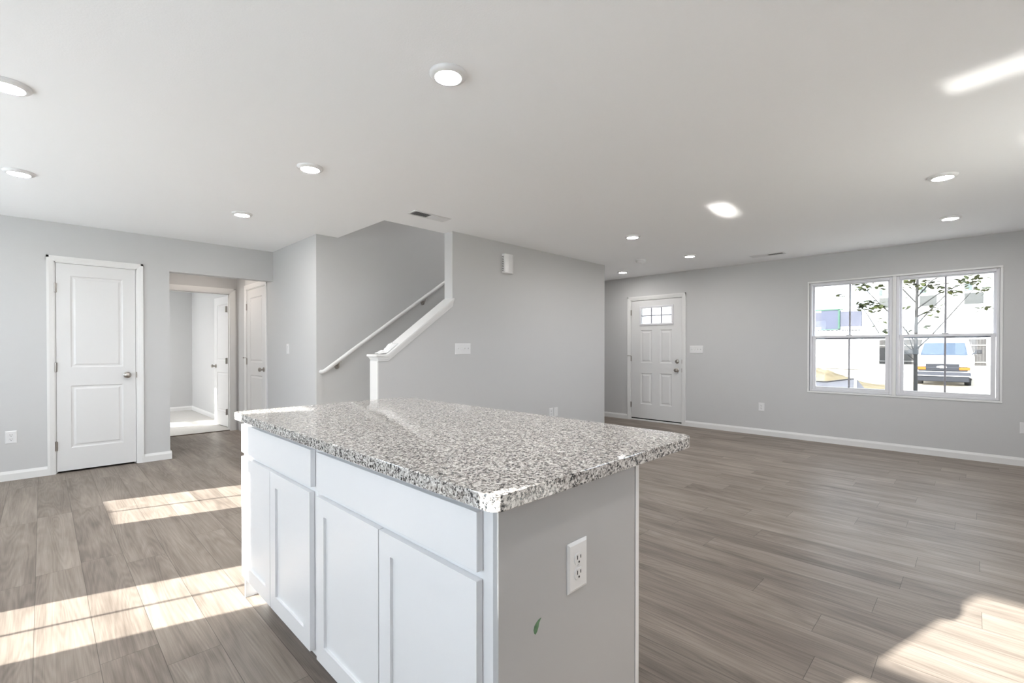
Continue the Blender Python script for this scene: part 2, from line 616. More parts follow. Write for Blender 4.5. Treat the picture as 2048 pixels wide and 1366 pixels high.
def hinge_mb(x, y, z):
    m = MB()
    m.lathe([(0.0068, 0), (0.0068, 0.09)], (x, y - 0.005, z - 0.045), (0, 0, 1), 12)
    for k in range(3):
        m.lathe([(0.0074, 0), (0.0074, 0.027)], (x, y - 0.005, z - 0.0435 + 0.030 * k), (0, 0, 1), 12)
    m.lathe([(0.004, 0), (0.0045, 0.004), (0, 0.006)], (x, y - 0.005, z + 0.045), (0, 0, 1), 10)
    m.box(x - 0.012, x + 0.012, y - 0.002, y + 0.002, z - 0.045, z + 0.045)
    return m


def casing_mb(w, h, cw, depth=0.12, gap=0.013, sill=False):
    """casing and jamb round a slab 0..w, 0..h; the wall's face is y=0"""
    m = MB()
    a, b, t = -gap, w + gap, h + gap

    def leg(x_in, x_out, z0, z1):
        s = 1 if x_out > x_in else -1
        pr = [(x_in, 0.0), (x_out, 0.0), (x_out, -0.016), (x_out - s * 0.018, -0.016), (x_in + s * 0.012, -0.010), (x_in, -0.008)]
        m.prism(pr, 'z', z0, z1)
    leg(a, a - cw, 0, t + cw)
    leg(b, b + cw, 0, t + cw)
    m.prism([(0, t), (0, t + cw), (-0.016, t + cw), (-0.016, t + cw - 0.018), (-0.010, t + 0.012), (-0.008, t)], 'x', a - cw, b + cw)
    m.box(a - 0.002, a + 0.010, 0.0, depth, 0, t)
    m.box(b - 0.010, b + 0.002, 0.0, depth, 0, t)
    m.box(a, b, 0.0, depth, t - 0.010, t + 0.002)
    m.box(a, a + 0.022, 0.045, 0.075, 0, t)                 # stops
    m.box(b - 0.022, b, 0.045, 0.075, 0, t)
    m.box(a, b, 0.045, 0.075, t - 0.022, t)
    return m


RING = [(0.010, 0.007), (0.022, 0.0075), (0.036, 0.002), (0.038, 0.0015)]


def two_panel(name, loc, rz, w, h, cw, hinge_left, label, gap_under=0.02, stop=True):
    d = empty(name, loc, rz, label, 'door', kind='structure')
    casing_mb(w, h, cw).build('casing', TRIM, d)
    ix = w * 0.17
    slab = MB()
    slab.panelled(0, w, gap_under, h, 0.035, [(ix, w - ix, 0.24, 0.855), (ix, w - ix, 1.035, h - 0.115)], RING, 0.003)
    slab.build('slab', DOORW, d)
    hx = -0.004 if hinge_left else w + 0.004
    for z in (0.27, 1.04, 1.815):
        hinge_mb(hx, 0.0, z).build('hinge', NICKEL, d, label='satin nickel hinge')
    kx = w - 0.07 if hinge_left else 0.07
    knob_mb(kx, 0.003, 0.945).build('knob', NICKEL, d, label='satin nickel door knob')
    sx = w + 0.006 if hinge_left else -0.006
    mm = MB(); mm.box(sx - 0.005, sx + 0.005, -0.001, 0.006, 0.915, 0.975)
    mm.build('strike_plate', NICKEL, d)
    if stop:
        mm = MB()
        mm.tube([(hx, -0.006, 1.092), (hx - 0.03, -0.035, 1.092)], 0.0035, 8)
        mm.tube([(hx, -0.006, 1.092), (hx + 0.025, -0.02, 1.092)], 0.003, 8)
        mm.lathe([(0.008, 0), (0.008, 0.008)], (hx - 0.03, -0.035, 1.092), (-0.7, -0.7, 0), 10)
        mm.build('hinge_stop', NICKEL, d)
    return d


two_panel('door_1', (PD0, YL, 0), FACE_Y, PD1 - PD0, 2.058, 0.052, True, 'closed white two panel pantry door in the wall at the left', stop=False)
two_panel('door_2', (XS, CD1, 0), FACE_X, CD1 - CD0, 2.052, 0.062, True, 'closed white closet door inside the hall opening')

# bedroom door: casing in the hall end wall, slab swung open into the bedroom along its right wall
d = empty('door_3', (BD0, YH, 0), FACE_Y, 'white bedroom door standing wide open beyond the hall', 'door', kind='structure')
wb = BD1 - BD0
casing_mb(wb, 2.035, 0.066, depth=0.10).build('casing', TRIM, d)
slab = MB()
slab.panelled(0, wb, 0.02, 2.03, 0.035, [(0.13, wb - 0.13, 0.24, 0.855), (0.13, wb - 0.13, 1.035, 1.915)], RING, 0.0)
so = slab.build('slab', DOORW, d)
so.location = (wb - 0.004, 0.855, 0)
so.rotation_euler = (0, 0, R(-86))
k = knob_mb(0.07, 0.0, 0.945).build('knob', NICKEL, so, label='satin nickel door knob')
for z in (0.27, 1.04, 1.815):
    mm = MB()
    mm.lathe([(0.0068, 0), (0.0068, 0.09)], (wb + 0.006, 0.106, z - 0.045), (0, 0, 1), 12)
    mm.box(wb - 0.030, wb + 0.002, 0.101, 0.104, z - 0.045, z + 0.045)
    mm.box(wb + 0.003, wb + 0.006, 0.06, 0.10, z - 0.045, z + 0.045)
    mm.build('hinge', NICKEL, d, label='satin nickel hinge')

# carpet edge strip
m = MB(); m.box(BD0 - 0.01, BD1 + 0.01, 7.905, 7.935, 0.0, 0.009)
struct(m.build('trim_carpet_edge', simple('edge_strip_brown', (0.12, 0.09, 0.07), 0.5)))

# front door
FW = FD1 - FD0
fd = empty('door_4', (XF, FD1, 0), FACE_X, 'closed white front door with a small six pane window', 'door', kind='structure')
casing_mb(FW, 2.04, 0.058, depth=0.16).build('casing', TRIM, fd)
slab = MB()
px = lambda y: FD1 - y
LX0, LX1, LZ0, LZ1 = px(4.035), px(3.498), 1.648, 1.905
pan = [(px(4.05), px(3.84), 0.985, 1.535), (px(3.70), px(3.49), 0.985, 1.535), (px(4.05), px(3.84), 0.285, 0.812), (px(3.70), px(3.49), 0.285, 0.812)]
xs = sorted({0.0, FW, LX0, LX1} | {v for p in pan for v in p[:2]})
slab.panelled(0, FW, 0.045, LZ0, 0.044, pan, [(0.012, 0.009), (0.028, 0.010), (0.048, 0.002), (0.05, 0.002)], 0.004)
slab.panelled(0, FW, LZ1, 2.036, 0.044, [], [], 0.004)
slab.panelled(0, LX0, LZ0, LZ1, 0.044, [], [], 0.004)
slab.panelled(LX1, FW, LZ0, LZ1, 0.044, [], [], 0.004)
slab.build('slab', DOORW, fd)
lf = MB()                                                    # raised frame round the lite and its bars
o0 = 0.034
for a in ((LX0 - o0, LX1 + o0, LZ0 - o0, LZ0), (LX0 - o0, LX1 + o0, LZ1, LZ1 + o0), (LX0 - o0, LX0, LZ0, LZ1), (LX1, LX1 + o0, LZ0, LZ1)):
    lf.box(a[0], a[1], -0.009, 0.02, a[2], a[3])
w3 = (LX1 - LX0) / 3
lf_o = lf.build('lite_frame', VINYL, fd, bevel=0.006)
gb = MB()
for i in (1, 2):
    gb.box(LX0 + w3 * i - 0.010, LX0 + w3 * i + 0.010, 0.006, 0.016, LZ0, LZ1)
gb.box(LX0, LX1, 0.004, 0.0155, (LZ0 + LZ1) / 2 - 0.009, (LZ0 + LZ1) / 2 + 0.009)
gb.build('lite_grille', GRILLE, lf_o)
g = MB(); g.box(LX0, LX1, 0.022, 0.026, LZ0, LZ1)
g.build('lite_glass', TINTED, lf_o)
for z in (0.263, 1.052, 1.84):
    hinge_mb(-0.004, 0.0, z).build('hinge', NICKEL, fd, label='satin nickel hinge')
mm = MB(); mm.tube([(-0.004, -0.006, 1.105), (-0.04, -0.04, 1.105)], 0.004, 8); mm.lathe([(0.009, 0), (0.009, 0.008)], (-0.04, -0.04, 1.105), (-0.7, -0.7, 0), 10)
mm.build('hinge_stop', NICKEL, fd)
knob_mb(px(3.402), 0.004, 0.878, 0.03).build('knob', NICKEL, fd, label='satin nickel door knob')
db = MB()
db.lathe([(0.034, 0), (0.034, 0.006), (0.028, 0.018), (0.02, 0.022), (0, 0.023)], (px(3.400), 0.004, 1.018), (0, -1, 0), 28)
db.box(px(3.400) - 0.005, px(3.400) + 0.005, -0.038, -0.016, 1.003, 1.033)
db.build('deadbolt', NICKEL, fd, label='satin nickel deadbolt with thumb turn')
mm = MB()
mm.box(FW + 0.001, FW + 0.010, -0.001, 0.008, 0.985, 1.05); mm.box(FW + 0.001, FW + 0.010, -0.001, 0.008, 0.845, 0.91)
mm.build('strike_plate', NICKEL, fd)
th = MB(); th.box(-0.012, FW + 0.012, -0.004, 0.13, 0, 0.026); th.build('threshold', TRIM, fd, bevel=0.004)
th = MB(); th.box(0.0, FW, 0.010, 0.04, 0.026, 0.046); th.build('under_door_gap', GAP_DARK, fd, label='dark strip for the shade in the gap under the door')  # black strip put in for the shade of the gap below the slab


# ---------------------------------------------------------------- windows
def sash(par, x0, x1, z0, z1, y, rail, bottom, glass, name='sash'):
    m = MB()
    m.box(x0, x0 + rail, y, y + 0.03, z0, z1); m.box(x1 - rail, x1, y, y + 0.03, z0, z1)
    m.box(x0 + rail, x1 - rail, y, y + 0.03, z0, z0 + bottom); m.box(x0 + rail, x1 - rail, y, y + 0.03, z1 - rail * 0.75, z1)
    s = m.build(name, VINYL, par, bevel=0.003)
    g = MB(); g.box(x0 + rail * 0.8, x1 - rail * 0.8, y + 0.018, y + 0.022, z0 + bottom * 0.8, z1 - rail * 0.6)
    g.build('glass_pane', glass, s)
    xc = (x0 + x1) / 2
    gm = MB(); gm.box(xc - 0.009, xc + 0.009, y + 0.008, y + 0.016, z0 + bottom, z1 - rail * 0.75)
    gm.build('grille_bar', GRILLE, s)
    return s


def hung_window(name, loc, rz, w, h, mid, label, depth=0.16, rail=0.038, jamb=0.028, y0=0.03, glass=GLASS):
    """single hung unit; opening 0..w x 0..h, wall face y=0"""
    e = empty(name, loc, rz, label, 'window', kind='structure')
    f = MB()
    f.box(0, jamb, y0, depth, 0, h); f.box(w - jamb, w, y0, depth, 0, h)
    f.box(jamb, w - jamb, y0, depth, 0, jamb); f.box(jamb, w - jamb, y0, depth, h - jamb, h)
    f.build('frame', VINYL, e, bevel=0.003)
    sash(e, jamb, w - jamb, mid - 0.02, h - jamb, y0 + 0.055, rail * 0.55, 0.035, glass, name='upper_sash')
    sash(e, jamb + 0.002, w - jamb - 0.002, jamb, mid + 0.025, y0 + 0.012, rail, rail * 0.9, glass, name='lower_sash')
    lk = MB(); lk.box(w / 2 - 0.03, w / 2 + 0.03, y0 + 0.004, y0 + 0.03, mid + 0.025, mid + 0.037)
    lk.build('sash_lock', VINYL, e, bevel=0.003)
    return e


wy0, wy1, wz0, wz1 = WN
half = (wy1 - wy0) / 2 - 0.018
hung_window('window_1', (XF, wy1, wz0), FACE_X, half, wz1 - wz0, 0.70, 'white window unit nearer the front door, house and dirt mound outside', y0=0.012, glass=TINTED)
hung_window('window_2', (XF, wy0 + half, wz0), FACE_X, half, wz1 - wz0, 0.70, 'white window unit with a van and young tree outside', y0=0.012, glass=TINTED)
m = MB()
m.box(XF - 0.004, XF + 0.15, wy0 + half, wy1 - half, wz0, wz1)
cw = 0.022
m.box(XF - 0.008, XF + 0.03, wy0 - cw, wy1 + cw, wz0 - cw, wz0); m.box(XF - 0.008, XF + 0.03, wy0 - cw, wy1 + cw, wz1, wz1 + cw)
m.box(XF - 0.008, XF + 0.03, wy0 - cw, wy0, wz0, wz1); m.box(XF - 0.008, XF + 0.03, wy1, wy1 + cw, wz0, wz1)
struct(m.build('trim_window', TRIM, bevel=0.003))

# windows behind the camera: they let the sun in
hung_window('window_3', (XB, W_KITCH[0], W_KITCH[2]), math.pi / 2, W_KITCH[1] - W_KITCH[0], W_KITCH[3] - W_KITCH[2], 0.60, 'kitchen window in the back wall', depth=0.12)
hung_window('window_added_kitchen', (XB, W_KITCH_ADDED[0], W_KITCH_ADDED[2]), math.pi / 2, W_KITCH_ADDED[1] - W_KITCH_ADDED[0], W_KITCH_ADDED[3] - W_KITCH_ADDED[2], 0.60, 'unseen second kitchen window added to brighten the ceiling', depth=0.12)
hung_window('window_4', (XB, W_DINE[0], W_DINE[2]), math.pi / 2, W_DINE[1] - W_DINE[0], W_DINE[3] - W_DINE[2], 0.68, 'dining window in the back wall', depth=0.12)
hung_window('window_5', (XB, W_BED[0], W_BED[2]), math.pi / 2, W_BED[1] - W_BED[0], W_BED[3] - W_BED[2], 0.7, 'bedroom window in the back wall', depth=0.12)
e = empty('door_5', (XB, W_PATIO[0], 0), math.pi / 2, 'white patio door with tall glass in the back wall', 'door', kind='structure')
pw = W_PATIO[1] - W_PATIO[0]
m = MB()
for a in ((0, 0.13, 0.02, 2.18), (0.67, pw, 0.02, 2.18), (0.13, 0.67, 0.02, 0.25), (0.13, 0.67, 2.05, 2.18)):
    m.box(a[0], a[1], 0.05, 0.09, a[2], a[3])
m.build('slab', DOORW, e)
m = MB(); m.box(0.392, 0.408, 0.06, 0.07, 0.25, 2.05); m.build('grille_bar', GRILLE, e)
m = MB(); m.box(0.13, 0.67, 0.075, 0.08, 0.25, 2.05); m.build('glass_pane', GLASS, e)

for nm, (a, b, c, dd) in (('portal_kitchen', W_KITCH), ('portal_added_kitchen', W_KITCH_ADDED), ('portal_patio', W_PATIO), ('portal_dining', W_DINE), ('portal_bedroom', W_BED)):
    portal(nm, (XB - 0.145, (a + b) / 2, (c + dd) / 2), (0, R(-90), 0), dd - c, b - a)
portal('portal_front', (XF + 0.165, (wy0 + wy1) / 2, (wz0 + wz1) / 2), (0, R(90), 0), wz1 - wz0, wy1 - wy0)

glint('glint_standin_lamp', (-1.45, 1.02, 0.95), (4.27, 1.59, CZ), 0.15, 0.085, 0.34)  # added lamps throw the bright ceiling patches of reflected sun
glint('glint_standin_lamp', (-1.45, 0.62, 0.95), (2.97, -0.20, CZ), 0.62, 0.024, 0.24)
glint('glint_standin_lamp', (-1.45, 0.85, 0.95), (4.12, -0.24, CZ), 0.06, 0.022, 0.03)

sw = empty('window_added_side', (W_SIDE_ADDED[1], YR, W_SIDE_ADDED[2]), math.pi, 'unseen wide window added in the wall to the right to brighten the room', 'window', kind='structure')
m = MB()
ww, wh = W_SIDE_ADDED[1] - W_SIDE_ADDED[0], W_SIDE_ADDED[3] - W_SIDE_ADDED[2]
for a in ((0, ww, 0, 0.04), (0, ww, wh - 0.04, wh), (0, 0.04, 0.04, wh - 0.04), (ww - 0.04, ww, 0.04, wh - 0.04), (ww / 2 - 0.04, ww / 2 + 0.04, 0.04, wh - 0.04)):
    m.box(a[0], a[1], 0.03, 0.12, a[2], a[3])
m.build('frame', VINYL, sw)
m = MB(); m.box(0.04, ww - 0.04, 0.07, 0.074, 0.04, wh - 0.04); m.build('glass_pane', GLASS, sw)
portal('portal_side', ((W_SIDE_ADDED[0] + W_SIDE_ADDED[1]) / 2, YR - 0.145, (W_SIDE_ADDED[2] + W_SIDE_ADDED[3]) / 2), (R(90), 0, 0), ww, wh)

# ---------------------------------------------------------------- kitchen island
def shaker(x0, x1, z0, z1, rail=0.060):
    m = MB()
    m.panelled(x0, x1, z0, z1, 0.019, [(x0 + rail, x1 - rail, z0 + rail + 0.004, z1 - rail)], [(0.0, 0.009), (0.0005, 0.009)], 0.0)
    return m


def flat_front(x0, x1, z0, z1):
    m = MB(); m.box(x0, x1, 0.0, 0.019, z0, z1)
    return m


XFR, XDR, XCB = 0.698, 0.678, 1.270


def base_cabinet(name, yl, yr, doors, drawer, label, end):
    """yl: end away from the camera, yr: near end; local x runs toward the camera"""
    c = empty(name, (XDR, yl, 0), FACE_X, label, 'cabinet', 'base cabinets of the island')
    w = yl - yr
    b = MB()
    b.box(0, w, 0.020, XCB - XDR, 0.105, 0.878)
    b.build('carcass', CAB, c, bevel=0.0012)
    t = MB(); t.box(0.0, w, 0.085, XCB - XDR - 0.02, 0.0, 0.105)
    t.build('toe_kick', CAB, c)
    flat_front(yl - drawer[0], yl - drawer[1], 0.722, 0.857).build('drawer_front', CAB, c, bevel=0.0018)
    for a, bb in doors:
        shaker(yl - a, yl - bb, 0.124, 0.702).build('door', CAB, c, bevel=0.0018)
    return c


c1 = base_cabinet('base_cabinet', 2.535, 1.672, [(2.520, 2.124), (2.119, 1.704)], (2.520, 1.694), 'white island cabinet at the far end, one drawer over two narrow doors', False)
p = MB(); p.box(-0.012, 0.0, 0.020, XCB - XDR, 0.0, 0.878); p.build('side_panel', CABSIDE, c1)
c2 = base_cabinet('base_cabinet', 1.670, 0.752, [(1.646, 1.216), (1.211, 0.785)], (1.646, 0.784), 'white island cabinet nearest the camera, wide drawer over two doors, outlet on its end panel', True)
p = MB()
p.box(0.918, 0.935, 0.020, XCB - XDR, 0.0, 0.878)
p.build('side_panel', CABSIDE, c2, label='end panel facing the camera, coloured grey for its shaded side')
# green smudge on the end panel
pts = [(0.0, -0.014), (0.006, -0.010), (0.011, -0.001), (0.013, 0.006), (0.020, 0.014), (0.011, 0.013), (0.004, 0.010), (-0.003, 0.005), (-0.006, -0.003), (-0.004, -0.010)]
sm = MB(); sm.prism([(XDR + 0.140 + a * 1.05, 0.561 + b * 1.15) for a, b in pts], 'y', 0.7350, 0.7345)
so = sm.build('paint_smudge', GREEN, c2, label='small green paint smudge')
so.matrix_parent_inverse = (Matrix.Translation(Vector(c2.location)) @ Matrix.Rotation(FACE_X, 4, 'Z')).inverted()
bp = MB()
bp.box(1.274, 1.293, 0.733, 2.550, 0.0, 0.878)
bp = tag(bp.build('back_panel', CAB, bevel=0.0015), 'long white back panel closing the rear of the island', 'panel')


def rounded(x0, x1, y0, y1, radii, n=8):
    """outline with corner radii (x0y0, x1y0, x1y1, x0y1)"""
    out = []
    for (cx, cy, sx, sy, a0), r in zip(((x0, y0, 1, 1, 180), (x1, y0, -1, 1, 270), (x1, y1, -1, -1, 0), (x0, y1, 1, -1, 90)), radii):
        for k in range(n + 1):
            a = R(a0 + 90 * k / n)
            out.append((cx + sx * r + r * math.cos(a), cy + sy * r + r * math.sin(a)))
    return out


ct = MB()
ct.prism(rounded(0.655, 1.632, 0.700, 2.568, (0.028, 0.07, 0.07, 0.028)), 'z', 0.8785, 0.914)
tag(ct.build('countertop', GRANITE, bevel=0.0018, seg=2), 'speckled grey granite worktop covering the whole island', 'countertop')


# ---------------------------------------------------------------- outlets and switches
def plate_mb(w, h):
    m = MB()
    t, e = 0.006, 0.007
    a, b = w / 2, h / 2
    vs = [(-a, 0, -b), (a, 0, -b), (a, 0, b), (-a, 0, b), (-a, -0.0025, -b), (a, -0.0025, -b), (a, -0.0025, b), (-a, -0.0025, b),
          (-a + e, -t, -b + e), (a - e, -t, -b + e), (a - e, -t, b - e), (-a + e, -t, b - e)]
    fs = [(0, 1, 5, 4), (1, 2, 6, 5), (2, 3, 7, 6), (3, 0, 4, 7), (4, 5, 9, 8), (5, 6, 10, 9), (6, 7, 11, 10), (7, 4, 8, 11), (8, 9, 10, 11)]
    return m.add(vs, fs)


def receptacle_outline(rx, rz):
    return [(rx * 1.06 * math.cos(t), rz * max(-0.88, min(0.88, 1.06 * math.sin(t)))) for t in [2 * math.pi * k / 32 for k in range(32)]]


def outlet(loc, rz, label, w=0.076, h=0.118, group='duplex wall outlets'):
    e = empty('outlet', loc, rz, label, 'outlet', group)
    plate_mb(w, h).build('cover_plate', PLAST, e)
    for s in (0.0195, -0.0195):
        r = MB(); r.prism([(a, b + s) for a, b in receptacle_outline(0.0165, 0.0165)], 'y', -0.004, -0.0085)
        ro = r.build('receptacle', PLAST, e, bevel=0.0008)
        k = MB()
        k.box(-0.0080, -0.0055, -0.0092, -0.0080, s - 0.001, s + 0.009); k.box(0.0055, 0.0080, -0.0092, -0.0080, s + 0.000, s + 0.008)
        k.lathe([(0.0028, 0), (0.0028, 0.0012)], (0, -0.0080, s - 0.0085), (0, -1, 0), 12)
        k.build('contact_slots', SLOT, ro)
    sc = MB(); sc.lathe([(0.003, 0), (0.0025, 0.001)], (0, -0.006, 0), (0, -1, 0), 12); sc.build('screw', PLAST, e)
    return e


def switch_plate(loc, rz, gangs, label, rocker=False):
    w = 0.072 + 0.046 * (gangs - 1)
    e = empty('light_switch', loc, rz, label, 'light switch')
    plate_mb(w, 0.118).build('cover_plate', PLAST, e)
    for k in range(gangs):
        x = (k - (gangs - 1) / 2) * 0.046
        t = MB()
        if rocker:
            t.prism([(-0.005, -0.033), (-0.009, -0.033), (-0.0065, 0.0), (-0.011, 0.033), (-0.005, 0.033)], 'x', x - 0.0165, x + 0.0165)
            t.build('rocker', PLAST, e, bevel=0.001)
        else:
            up = (k % 3) != 1
            s = 1 if up else -1
            t.prism([(-0.005, -0.006 * s), (-0.017, 0.006 * s), (-0.017, 0.013 * s), (-0.005, 0.008 * s)], 'x', x - 0.0048, x + 0.0048)
            t.box(x - 0.006, x + 0.006, -0.0068, -0.005, -0.012, 0.012)
            t.build('toggle', PLAST, e, bevel=0.001)
    for k in range(gangs):
        x = (k - (gangs - 1) / 2) * 0.046
        for z in ((-0.03, 0.03) if not rocker else (-0.048, 0.048)):
            sc = MB(); sc.lathe([(0.003, 0), (0.0022, 0.001)], (x, -0.006, z), (0, -1, 0), 10)
            sc.build('screw', PLAST, e)
    return e


outlet((0.978, 0.735, 0.658), FACE_Y, 'white outlet on the end panel of the kitchen island', 0.082, 0.128)
outlet((-0.205, YL, 0.40), FACE_Y, 'white outlet low on the wall to the left of the pantry door')
outlet((4.628, YS0, 0.398), FACE_Y, 'white outlet low on the stair wall, left of the jack plate')
outlet((XF, 2.151, 0.397), FACE_X, 'white outlet low on the front wall between front door and window')
outlet((XF, -0.366, 0.397), FACE_X, 'white outlet cut by the picture edge, past the window')
jp = empty('jack_plate', (4.722, YS0, 0.398), FACE_Y, 'white data jack plate beside the outlet low on the stair wall', 'jack plate')
plate_mb(0.076, 0.118).build('cover_plate', PLAST, jp)
j = MB(); j.box(-0.009, 0.009, -0.009, -0.005, -0.010, 0.010); j.box(-0.009, 0.009, -0.009, -0.005, 0.016, 0.030)
j.build('jack', PLAST, jp, bevel=0.001)
switch_plate((3.168, YS0, 1.22), FACE_Y, 4, 'four gang white switch plate on the stair wall')
switch_plate((XF, 3.087, 1.21), FACE_X, 4, 'four gang white switch plate just beside the front door')
switch_plate((XS, 5.837, 1.22), FACE_X, 1, 'single white rocker switch on the wall by the foot of the stair', rocker=True)

# door chime
ch = empty('door_chime', (3.818, YS0, 2.205), FACE_Y, 'white plastic door chime box high on the stair wall', 'door chime')
m = MB()
prof = [(-0.078, 0.0), (-0.078, -0.046), (-0.070, -0.054), (-0.02, -0.060), (0.04, -0.056), (0.066, -0.046), (0.078, -0.026), (0.080, 0.0)]
m.prism(prof, 'z', -0.112, 0.112)
m.build('cover', PLAST, ch, bevel=0.008, seg=3)
m = MB()
for k in range(9):
    m.box(-0.0785, -0.0765, -0.036, -0.012, -0.085 + 0.02 * k, -0.078 + 0.02 * k)
m.build('side_slots', SLOT, ch)

# ---------------------------------------------------------------- ceiling lights, vents, detector
LENS_BRIGHT = emit_mat('fill_lens_bedroom', (1.0, 0.965, 0.935), LAMP_E * 1.6)
LENS_WARM = emit_mat('fill_lens_hall', (1.0, 0.88, 0.78), LAMP_E * 0.62)
LENS_DIM = emit_mat('lamp_lens_dim', (1.0, 0.965, 0.935), LAMP_E * 0.7)
LENS_SHAFT = emit_mat('fill_lens_stair', (1.0, 0.965, 0.935), LAMP_E * 3.6)


def ceiling_light(x, y, label, z=CZ, lens=None):
    e = empty('recessed_light', (x, y, z), 0, label, 'ceiling light', 'round flat ceiling lights')
    m = MB()
    m.lathe([(0.083, 0.0), (0.083, 0.006), (0.077, 0.014), (0.064, 0.019), (0.059, 0.019), (0.056, 0.0145)], (0, 0, 0), (0, 0, -1), 40)
    m.build('trim_ring', PLAST, e)
    m = MB()
    m.lathe([(0.056, 0.0147), (0.0555, 0.0160), (0.04, 0.0172), (0.0, 0.0176)], (0, 0, 0), (0, 0, -1), 40)
    m.build('lens', lens or LENS, e)
    return e


for x, y, lab in (
        (-0.105, 3.203, 'round ceiling light cut by the left picture edge, over the kitchen floor'),
        (1.288, 1.682, 'round ceiling light over the near end of the island, the largest one seen whole'),
        (-0.105, 4.727, 'round ceiling light before the pantry door, leftmost of the far lights'),
        (1.288, 3.207, 'round ceiling light in line with the island, just past its far end'),
        (1.290, 4.737, 'round ceiling light before the hall opening'),
        (4.555, 2.668, 'round ceiling light in front of the stair wall, nearer than the smoke detector'),
        (6.020, 2.680, 'round ceiling light near the smoke detector, toward the front wall vent'),
        (6.537, 4.005, 'round ceiling light over the entry, closest to the front door'),
        (4.522, 0.174, 'round ceiling light, nearer of the two before the window'),
        (1.288, 0.155, 'round ceiling light above the near end of the island, just over the top picture edge'),
        (-1.0, 9.3, 'unseen round ceiling light added inside the bedroom, by its window wall'),  # the four bedroom lights are added to brighten that room
        (-1.0, 10.5, 'unseen round ceiling light added in the far corner of the bedroom'),
        (0.3, 9.3, 'unseen round ceiling light added inside the bedroom'),
        (0.3, 10.5, 'second unseen round ceiling light added inside the bedroom, by its end wall'),
        (5.985, 0.177, 'round ceiling light, closer to the window than its twin')):
    ceiling_light(x, y, lab, lens=LENS_BRIGHT if 'bedroom' in lab else LENS_DIM if 'over the entry' in lab else None)
ceiling_light(1.54, 7.15, 'unseen round ceiling light added inside the hall behind the opening', CZ, LENS_WARM)  # hidden lamp added to lift the hall end wall
ceiling_light(4.6, 4.5, 'unseen round ceiling light added at the top of the stairwell', 5.0, LENS_SHAFT)  # strong hidden lamp added to lighten the upper stair wall


def ceiling_vent(loc, rz, w, d, label):
    e = empty('ceiling_vent', loc, rz, label, 'ceiling vent', 'ceiling vents')
    m = MB()
    b = 0.022
    for a in ((-w / 2, w / 2, -d / 2, -d / 2 + b), (-w / 2, w / 2, d / 2 - b, d / 2), (-w / 2, -w / 2 + b, -d / 2 + b, d / 2 - b), (w / 2 - b, w / 2, -d / 2 + b, d / 2 - b), (-0.006, 0.006, -d / 2 + b, d / 2 - b)):
        m.box(a[0], a[1], a[2], a[3], -0.006, 0.0)
    m.build('frame', BLADE, e, bevel=0.002)
    m = MB(); m.box(-w / 2 + b, w / 2 - b, -d / 2 + b, d / 2 - b, -0.0012, -0.0004); m.build('backing', DUCT, e)
    n = 9
    for side in (-1, 1):
        lo, hi = (-w / 2 + b, -0.008) if side < 0 else (0.008, w / 2 - b)
        lv = MB()
        for k in range(n):
            x = lo + (hi - lo) * (k + 0.5) / n
            t = 0.0085 * side
            lv.add([(x - t, -d / 2 + b, -0.0015), (x + t, -d / 2 + b, -0.009), (x + t, d / 2 - b, -0.009), (x - t, d / 2 - b, -0.0015),
                    (x - t, -d / 2 + b, -0.0022), (x + t, -d / 2 + b, -0.0097), (x + t, d / 2 - b, -0.0097), (x - t, d / 2 - b, -0.0022)],
                   [(0, 1, 2, 3), (7, 6, 5, 4), (0, 4, 5, 1), (2, 6, 7, 3), (1, 5, 6, 2), (3, 7, 4, 0)])
        lv.build('louver_bank', BLADE, e)
    return e


ceiling_vent((2.535, 3.595, CZ), 0, 0.40, 0.145, 'white ceiling vent beside the stair opening')
ceiling_vent((6.69, 1.94, CZ), R(-90), 0.40, 0.145, 'white ceiling vent near the front wall, between door and window')

sd = empty('smoke_detector', (5.858, 3.30, CZ), 0, 'round white smoke detector on the ceiling before the front door', 'smoke detector')
m = MB(); m.lathe([(0.070, 0), (0.070, 0.010), (0.066, 0.014)], (0, 0, 0), (0, 0, -1), 36); m.build('base', PLAST, sd)
m = MB(); m.lathe([(0.060, 0.014), (0.060, 0.030), (0.050, 0.040), (0.02, 0.043), (0.0, 0.043)], (0, 0, 0), (0, 0, -1), 36); m.build('cover', PLAST, sd)
m = MB(); m.lathe([(0.008, 0.043), (0.008, 0.047), (0, 0.048)], (0.02, 0, 0), (0, 0, -1), 14); m.build('test_button', PLAST, sd)

# ---------------------------------------------------------------- stair cap, handrail, scrap of film
cap = empty('trim_stair_cap', (0, 0, 0), 0, 'white painted wood cap running up the low stair wall', 'wall cap', kind='structure')
ya, yb = YS0 - 0.026, YS0B + 0.024
m = MB()
TH = 0.022
xl, xm, xe = 2.140, 2.262, 3.029
zl = 1.148
ze = zl + (xe - xm) * RK + 0.0
up = TH * math.hypot(1, RK)
m.prism([(xl, zl), (xm, zl), (xe + 0.008, ze + 0.006), (xe + 0.008, ze + 0.006 + up), (xm - 0.004, zl + TH), (xl, zl + TH)], 'y', ya, yb)
m.build('cap_board', TRIM, cap, bevel=0.004)
m = MB()                                                     # cove moulding under the board, on both faces and the end
for off, drop in ((0.020, 0.010), (0.013, 0.026), (0.007, 0.042)):
    pr = [(XK0 - off, zl - drop), (xm + 0.01, zl - drop), (xe + 0.002, ze - drop * 1.25 - 0.002), (xe + 0.002, ze + 0.004), (xm, zl), (XK0 - off, zl)]
    m.prism(pr, 'y', YS0 - off, YS0)
    m.prism(pr, 'y', YS0B, YS0B + off)
    m.box(XK0 - off, XK0, YS0, YS0B, zl - drop, zl)
m.build('cove_moulding', TRIM, cap, bevel=0.002)
m = MB(); m.box(XK0 - 0.012, XK0, YS0 - 0.002, YS0B + 0.002, 0.0, zl - 0.042)
m.build('end_board', TRIM, cap, bevel=0.002)

